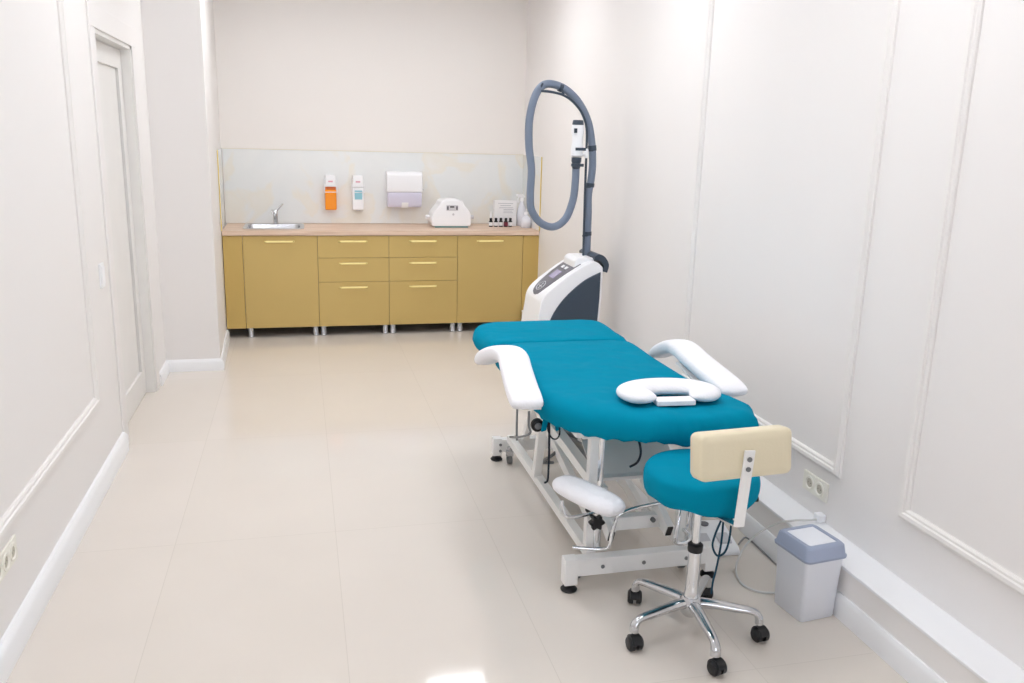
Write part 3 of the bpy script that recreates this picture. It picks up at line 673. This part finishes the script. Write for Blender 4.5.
for k in range(N):
    a = 2 * PI * k / N; r = .026 + .005 * math.cos(6 * a)
    ringA.append((1.040 + r * math.cos(a), .308 + r * math.sin(a)))
prism(bm, ringA, 2.742, 2.765, 'y'); tube(bm, [(1.04, 2.765, .308), (1.04, 2.87, .308)], .008, 8); o = obj('star_knob', bm, 'black', bn, bevel=.003); o['label'] = 'black star-shaped clamp knob'
# cords of the cover
def cord(name, pts, r, m, parent, lab=None):
    bm = NB(); tube(bm, catmull(pts, 6), r, 8); o = obj(name, bm, m, parent)
    if lab: o['label'] = lab
    return o
cord('tie_cord', [(.925, 3.03, .655), (.922, 3.02, .60), (.925, 3.02, .50), (.925, 3.02, .40), (.922, 3.02, .372), (.910, 3.02, .365)], .0045, 'blackcord', bn)
cord('tie_cord', [(.925, 3.03, .66), (.915, 3.02, .60), (.928, 3.01, .560), (.948, 3.0, .556), (.963, 3.01, .58), (.953, 3.02, .63), (.948, 3.03, .655)], .003, 'blackcord', bn)
cord('tie_cord', [(1.165, 2.71, .65), (1.176, 2.71, .62), (1.180, 2.71, .585), (1.168, 2.71, .555), (1.140, 2.71, .540)], .0045, 'blackcord', bn)
for k, (x, dx) in enumerate(((.912, -.010), (.948, .014))):
    bm = NB(); prism(bm, [(x - .010, .66), (x + .010, .66), (x + dx + .008, .585), (x + dx - .012, .58)], 3.018, 3.030, 'y'); obj('cover_tie', bm, 'teal', bn, bevel=.003)

# face pillow on the bench
fpw = thing('face_pillow', 'white horseshoe face pillow lying on the teal bench', 'pillow', (1.336, 2.842, ZT + .001), math.radians(-4))
bm = NB(); path = []
for k in range(33):
    a = math.radians(-62 + (180 + 124) * k / 32); path.append(Vector((.142 * math.cos(a), .082 * math.sin(a) * (1.0 if math.sin(a) > 0 else .85), .030)))
def rad(t):
    e = min(1, min(t, 1 - t) * 7); return (.064 * (math.sqrt(max(0.02, 1 - (1 - e) ** 2))))
rings = []
N = len(path)
for i, p in enumerate(path):
    d = (path[min(i + 1, N - 1)] - path[max(i - 1, 0)]).normalized(); s = d.cross(Vector((0, 0, 1))); r = rad(i / (N - 1))
    rings.append([bm.verts.new(p + s * r * math.cos(a) + Vector((0, 0, 1)) * r * .46 * math.sin(a)) for a in [2 * PI * k / 16 for k in range(16)]])
for a, b in zip(rings, rings[1:]):
    for k in range(16): bm.faces.new([a[k], a[(k + 1) % 16], b[(k + 1) % 16], b[k]])
bm.faces.new(rings[0][::-1]); bm.faces.new(rings[-1]); obj('cushion', bm, 'fabric_white', fpw, sub=1, angle=85)
bm = NB(); beam(bm, (-.075, -.060, .014), (.075, -.060, .014), .062, .020); obj('strap', bm, 'fabric_white', fpw, bevel=.004)

# ------------------------------------------------------------------ stool
SC = Vector((1.300, 2.462, 0))
stl = thing('rolling_stool', 'teal round stool with cream backrest on chrome five-star base', 'stool', SC, 0)
def seatfn(v, a, r, h):
    if r > .12 and h < .59:
        f = (.59 - h) / .06
        near = max(0, math.cos(a - math.radians(-75))) ** 8
        v = v.copy(); v.z -= f * (near * .030 + .004 * math.sin(9 * a) ) ; k = 1 - f * near * .12; v.x *= k; v.y *= k
    return v
bm = NB(); lathe(bm, [(.12, .528), (.165, .530), (.184, .536), (.192, .550), (.1955, .570), (.1955, .595), (.192, .612), (.184, .623), (.165, .629), (.12, .631), (.06, .632), (.005, .632)], n=56, fn=seatfn); obj('seat', bm, 'teal', stl, angle=80)
bm = NB(); lathe(bm, [(.075, .505), (.09, .53)], n=24); box(bm, (-.03, -.09, .488), (.03, .09, .51)); obj('seat_plate', bm, 'black', stl)
bm = NB(); lathe(bm, [(.034, .120), (.026, .135), (.0235, .20), (.0225, .322)], n=28); obj('column', bm, 'chrome', stl)
bm = NB(); lathe(bm, [(.0255, .315), (.0265, .322), (.0265, .340), (.020, .346)], n=28); obj('collar', bm, 'black', stl)
bm = NB(); lathe(bm, [(.0135, .34), (.0135, .50)], n=24); obj('piston', bm, 'chrome', stl)
bm = NB(); lathe(bm, [(.026, .070), (.036, .082), (.044, .105), (.040, .128), (.030, .142)], n=30); obj('hub', bm, 'alum', stl)
A0 = 49
for k in range(5):
    a = math.radians(A0 + 72 * k); c, s = math.cos(a), math.sin(a)
    def P(r, z): return Vector((r * c, r * s, z))
    bm = NB(); tube(bm, catmull([P(.02, .118), P(.08, .118), P(.15, .112), P(.200, .108), P(.226, .100), P(.238, .083), P(.240, .062)], 6), lambda t: .023 - .009 * min(1, t * 1.5) + .004 * max(0, min(1, (t - .6) * 4)), 14, flat=.80)
    obj('leg', bm, 'alum', stl)
    # caster
    tw = a + math.radians((35, -50, 80, 20, -60)[k]); dc, ds = math.cos(tw), math.sin(tw)
    base = P(.240, 0) + Vector((dc, ds, 0)) * .012
    cst = None
    bm = NB()
    for q in (-1, 1):
        mm = Matrix.Translation(base + Vector((0, 0, .0265))) @ Matrix.Rotation(tw, 4, 'Z')
        tb = NB(); lathe(tb, [(.012, q * .005), (.0262, q * .006), (.0262, q * .020), (.020, q * .026), (.006, q * .027)], (0, 0, 0), 22, 'y')
        bmesh.ops.transform(tb, matrix=mm, verts=tb.verts); me = bpy.data.meshes.new('t'); tb.to_mesh(me); tb.free(); bm.from_mesh(me); bpy.data.meshes.remove(me)
    cst = obj('caster', bm, 'caster', stl)
    bm = NB(); hood = [(.030 * math.cos(math.radians(b)), .030 * math.sin(math.radians(b))) for b in range(10, 181, 17)] + [(-.02, .0), (0, .012), (.02, .002)]
    prism(bm, hood, -.018, .018, 'y'); bmesh.ops.transform(bm, matrix=Matrix.Translation(base + Vector((0, 0, .027))) @ Matrix.Rotation(tw, 4, 'Z'), verts=bm.verts)
    tube(bm, [P(.240, .05), P(.240, .072)], .007, 10); obj('caster_hood', bm, 'caster', cst, bevel=.003)
# backrest
bk = NB(); w, h2, th = .165, .074, .030
def rr3(bm, M4, w, h, t, r=.022, cols=12):
    pass
P2 = rrect(-w, w, -h2, h2, .020, 5)
rings = []
for d, y in ((.030, -.034), (.007, -.033), (.001, -.027), (0, -.018), (0, .022), (.003, .033), (.010, .040), (.032, .042)):
    ring = []
    for x, z in P2:
        sx, sz = 1 - d / w, 1 - d / h2
        xx, zz = x * sx, z * sz
        ring.append(bk.verts.new((xx, y + .35 * xx * xx, zz)))
    rings.append(ring)
for a, b in zip(rings, rings[1:]):
    n = len(a)
    for k in range(n): bk.faces.new([a[k], a[(k + 1) % n], b[(k + 1) % n], b[k]])
bk.faces.new(rings[0]); bk.faces.new(rings[-1])
BRM = Matrix.Translation((.020, -.222, .760)) @ Matrix.Rotation(math.radians(4), 4, 'Z') @ Matrix.Rotation(math.radians(-8), 4, 'X')
bmesh.ops.triangulate(bk, faces=[f for f in bk.faces if len(f.verts) > 6])
bmesh.ops.transform(bk, matrix=BRM, verts=bk.verts); obj('backrest', bk, 'cream', stl, angle=60)
bm = NB()
beam(bm, (.018, -.264, .785), (.005, -.262, .530), .036, .006, (0, 1, 0)); br = obj('backrest_bracket', bm, 'whitemetal', stl, bevel=.0015)
bm = NB(); beam(bm, (.005, -.262, .5335), (.004, -.05, .488), .030, .006, (0, 0, 1)); obj('bracket_foot', bm, 'steel', br)
bm = NB()
for z in (.757, .725): lathe(bm, [(.008, -.2675), (.008, -.2715)], (.017 - (.757 - z) * .05, 0, z), 14, 'y')
obj('screw', bm, 'zinc', br)
bm = NB(); tube(bm, [(.03, .02, .50), (.16, -.005, .50), (.185, -.01, .50)], .005, 8); tube(bm, [(.178, -.01, .50), (.215, -.015, .50)], .011, 12); obj('height_lever', bm, 'black', stl)
cord('tie_cord', [(.005, -.165, .51), (.002, -.17, .43), (-.002, -.16, .33), (-.004, -.15, .28), (-.006, -.15, .235)], .0035, 'darkcord', stl)
cord('tie_cord', [(.0, -.165, .515), (-.023, -.17, .46), (-.028, -.17, .42), (-.008, -.17, .385), (.018, -.17, .395), (.03, -.17, .44), (.035, -.165, .51)], .0035, 'darkcord', stl)

# ------------------------------------------------------------------ bin, foot control, cords
bn2 = thing('pedal_bin', 'small pale grey plastic bin with blue-grey swing lid by ledge', 'bin', (1.795, 2.515, 0), math.radians(7))
bm = NB(); rings = []
for s, z, r in ((.073, 0, .012), (.076, .004, .014), (.081, .16, .016), (.086, .250, .018)):
    rings.append([bm.verts.new((x, y * 1.06, z)) for x, y in rrect(-s, s, -s, s, r, 4)])
for a, b in zip(rings, rings[1:]):
    n = len(a)
    for k in range(n): bm.faces.new([a[k], a[(k + 1) % n], b[(k + 1) % n], b[k]])
bm.faces.new(rings[0]); bm.faces.new(rings[-1]); obj('bucket', bm, 'binbody', bn2)
bm = NB(); rings = []
for s, z, r in ((.087, .244, .018), (.093, .245, .020), (.094, .254, .020), (.090, .259, .02), (.085, .292, .02), (.077, .300, .02), (.064, .300, .012), (.060, .294, .01)):
    rings.append([bm.verts.new((x, y * 1.06, z)) for x, y in rrect(-s, s, -s, s, r, 4)])
for a, b in zip(rings, rings[1:]):
    n = len(a)
    for k in range(n): bm.faces.new([a[k], a[(k + 1) % n], b[(k + 1) % n], b[k]])
bm.faces.new(rings[0]); bm.faces.new(rings[-1]); lid = obj('lid', bm, 'binlid', bn2)
bm = NB(); box(bm, (-.060, -.064, .294), (.060, .064, .2995)); o = obj('flap', bm, 'binflap', lid, bevel=.003); o['label'] = 'white swing flap'

fc = thing('foot_control', 'white foot control box with grey buttons on the floor behind stool', 'foot control', (1.70, 3.08, 0), math.radians(-6))
bm = NB(); prism(bm, [(-.13, 0), (.12, 0), (.12, .05), (.06, .06), (-.11, .035), (-.13, .02)], -.11, .08, 'x'); obj('housing', bm, 'white', fc, bevel=.008, segs=3)
for x in (-.06, .03):
    bm = NB(); beam(bm, (x, -.09, .041), (x, -.02, .052), .055, .012); obj('pedal', bm, 'lightgrey', fc, bevel=.003)
bm = NB(); lathe(bm, [(.02, .055), (.02, .064)], (-.015, .06, 0), 16); obj('button', bm, 'panelgrey', fc)

pc = thing('power_cord', 'white power cord looping from the ledge down behind the bin', 'power cord', (0, 0, 0))
cord('cable', [(2.02, 2.80, .212), (1.97, 2.80, .213), (1.91, 2.81, .212), (1.86, 2.84, .19), (1.80, 2.88, .13), (1.74, 2.88, .07), (1.685, 2.83, .02), (1.66, 2.77, .006), (1.655, 2.70, .005), (1.70, 2.645, .005), (1.79, 2.63, .005), (1.86, 2.66, .005)], .0045, 'cable', pc)
bm = NB(); box(bm, (2.012, 2.785, .201), (2.048, 2.825, .235)); obj('plug', bm, 'white', pc, bevel=.006, segs=3)
tag(cord('floor_cable', [(1.80, 3.02, .012), (1.835, 3.06, .006), (1.872, 3.08, .006), (1.876, 2.98, .006), (1.872, 2.84, .006), (1.868, 2.68, .006)], .0035, 'cable2', None), 'thin grey cable lying along the foot of the right baseboard', 'cable')

# ------------------------------------------------------------------ ceiling lights
LS = dict(E=14.5)
M['led'] = mat('led_panel', (249, 251, 255), 0.4, emit=LS['E'])
first = None
for x in (1.20, -.10):
    for y in (6.30, 4.30, 2.30):
        if first is None:
            r = thing('ceiling_light', 'square recessed ceiling light panel, one of two rows', 'ceiling light', (x, y, H), 0, 'square ceiling light panels')
            bm = NB()
            for a, b in (((-.27, -.27), (.27, -.245)), ((-.27, .245), (.27, .27)), ((-.27, -.245), (-.245, .245)), ((.245, -.245), (.27, .245))): box(bm, (a[0], a[1], -.014), (b[0], b[1], 0))
            obj('frame', bm, 'trim', r); bm = NB(); box(bm, (-.245, -.245, -.008), (.245, .245, -.002)); obj('diffuser', bm, 'led', r); first = r
        else:
            r = first.copy(); C.objects.link(r); r.location = (x, y, H)
            for ch in list(first.children):
                c = ch.copy(); C.objects.link(c); c.parent = r

# ------------------------------------------------------------------ world, camera, view
w = bpy.data.worlds.new('World'); sc.world = w; w.use_nodes = True
bg = w.node_tree.nodes['Background']; bg.inputs['Color'].default_value = rgb(240, 245, 255); bg.inputs['Strength'].default_value = 4
yaw, pitch, roll = .24705, .23626, .02684
cy, sy, cp_, sp_ = math.cos(yaw), math.sin(yaw), math.cos(pitch), math.sin(pitch)
fwd = Vector((sy * cp_, cy * cp_, -sp_)); right = Vector((cy, -sy, 0)); up = right.cross(fwd)
r2 = math.cos(roll) * right + math.sin(roll) * up; u2 = -math.sin(roll) * right + math.cos(roll) * up
cam = bpy.data.cameras.new('camera'); co = bpy.data.objects.new('camera', cam); C.objects.link(co)
mw = Matrix.Identity(4)
for i in range(3): mw[i][0] = r2[i]; mw[i][1] = u2[i]; mw[i][2] = -fwd[i]
mw[0][3], mw[1][3], mw[2][3] = 0, 0, 1.7
co.matrix_world = mw
cam.sensor_width = 36; cam.sensor_fit = 'HORIZONTAL'; cam.lens = 845.9 / 1024 * 36; cam.clip_start = .05
sc.camera = co
vs = sc.view_settings; vs.view_transform = 'Standard'; vs.look = 'None'; vs.gamma = 1; vs.use_curve_mapping = False; vs.exposure = 0.13
sc.cycles.max_bounces = 12; sc.cycles.diffuse_bounces = 8
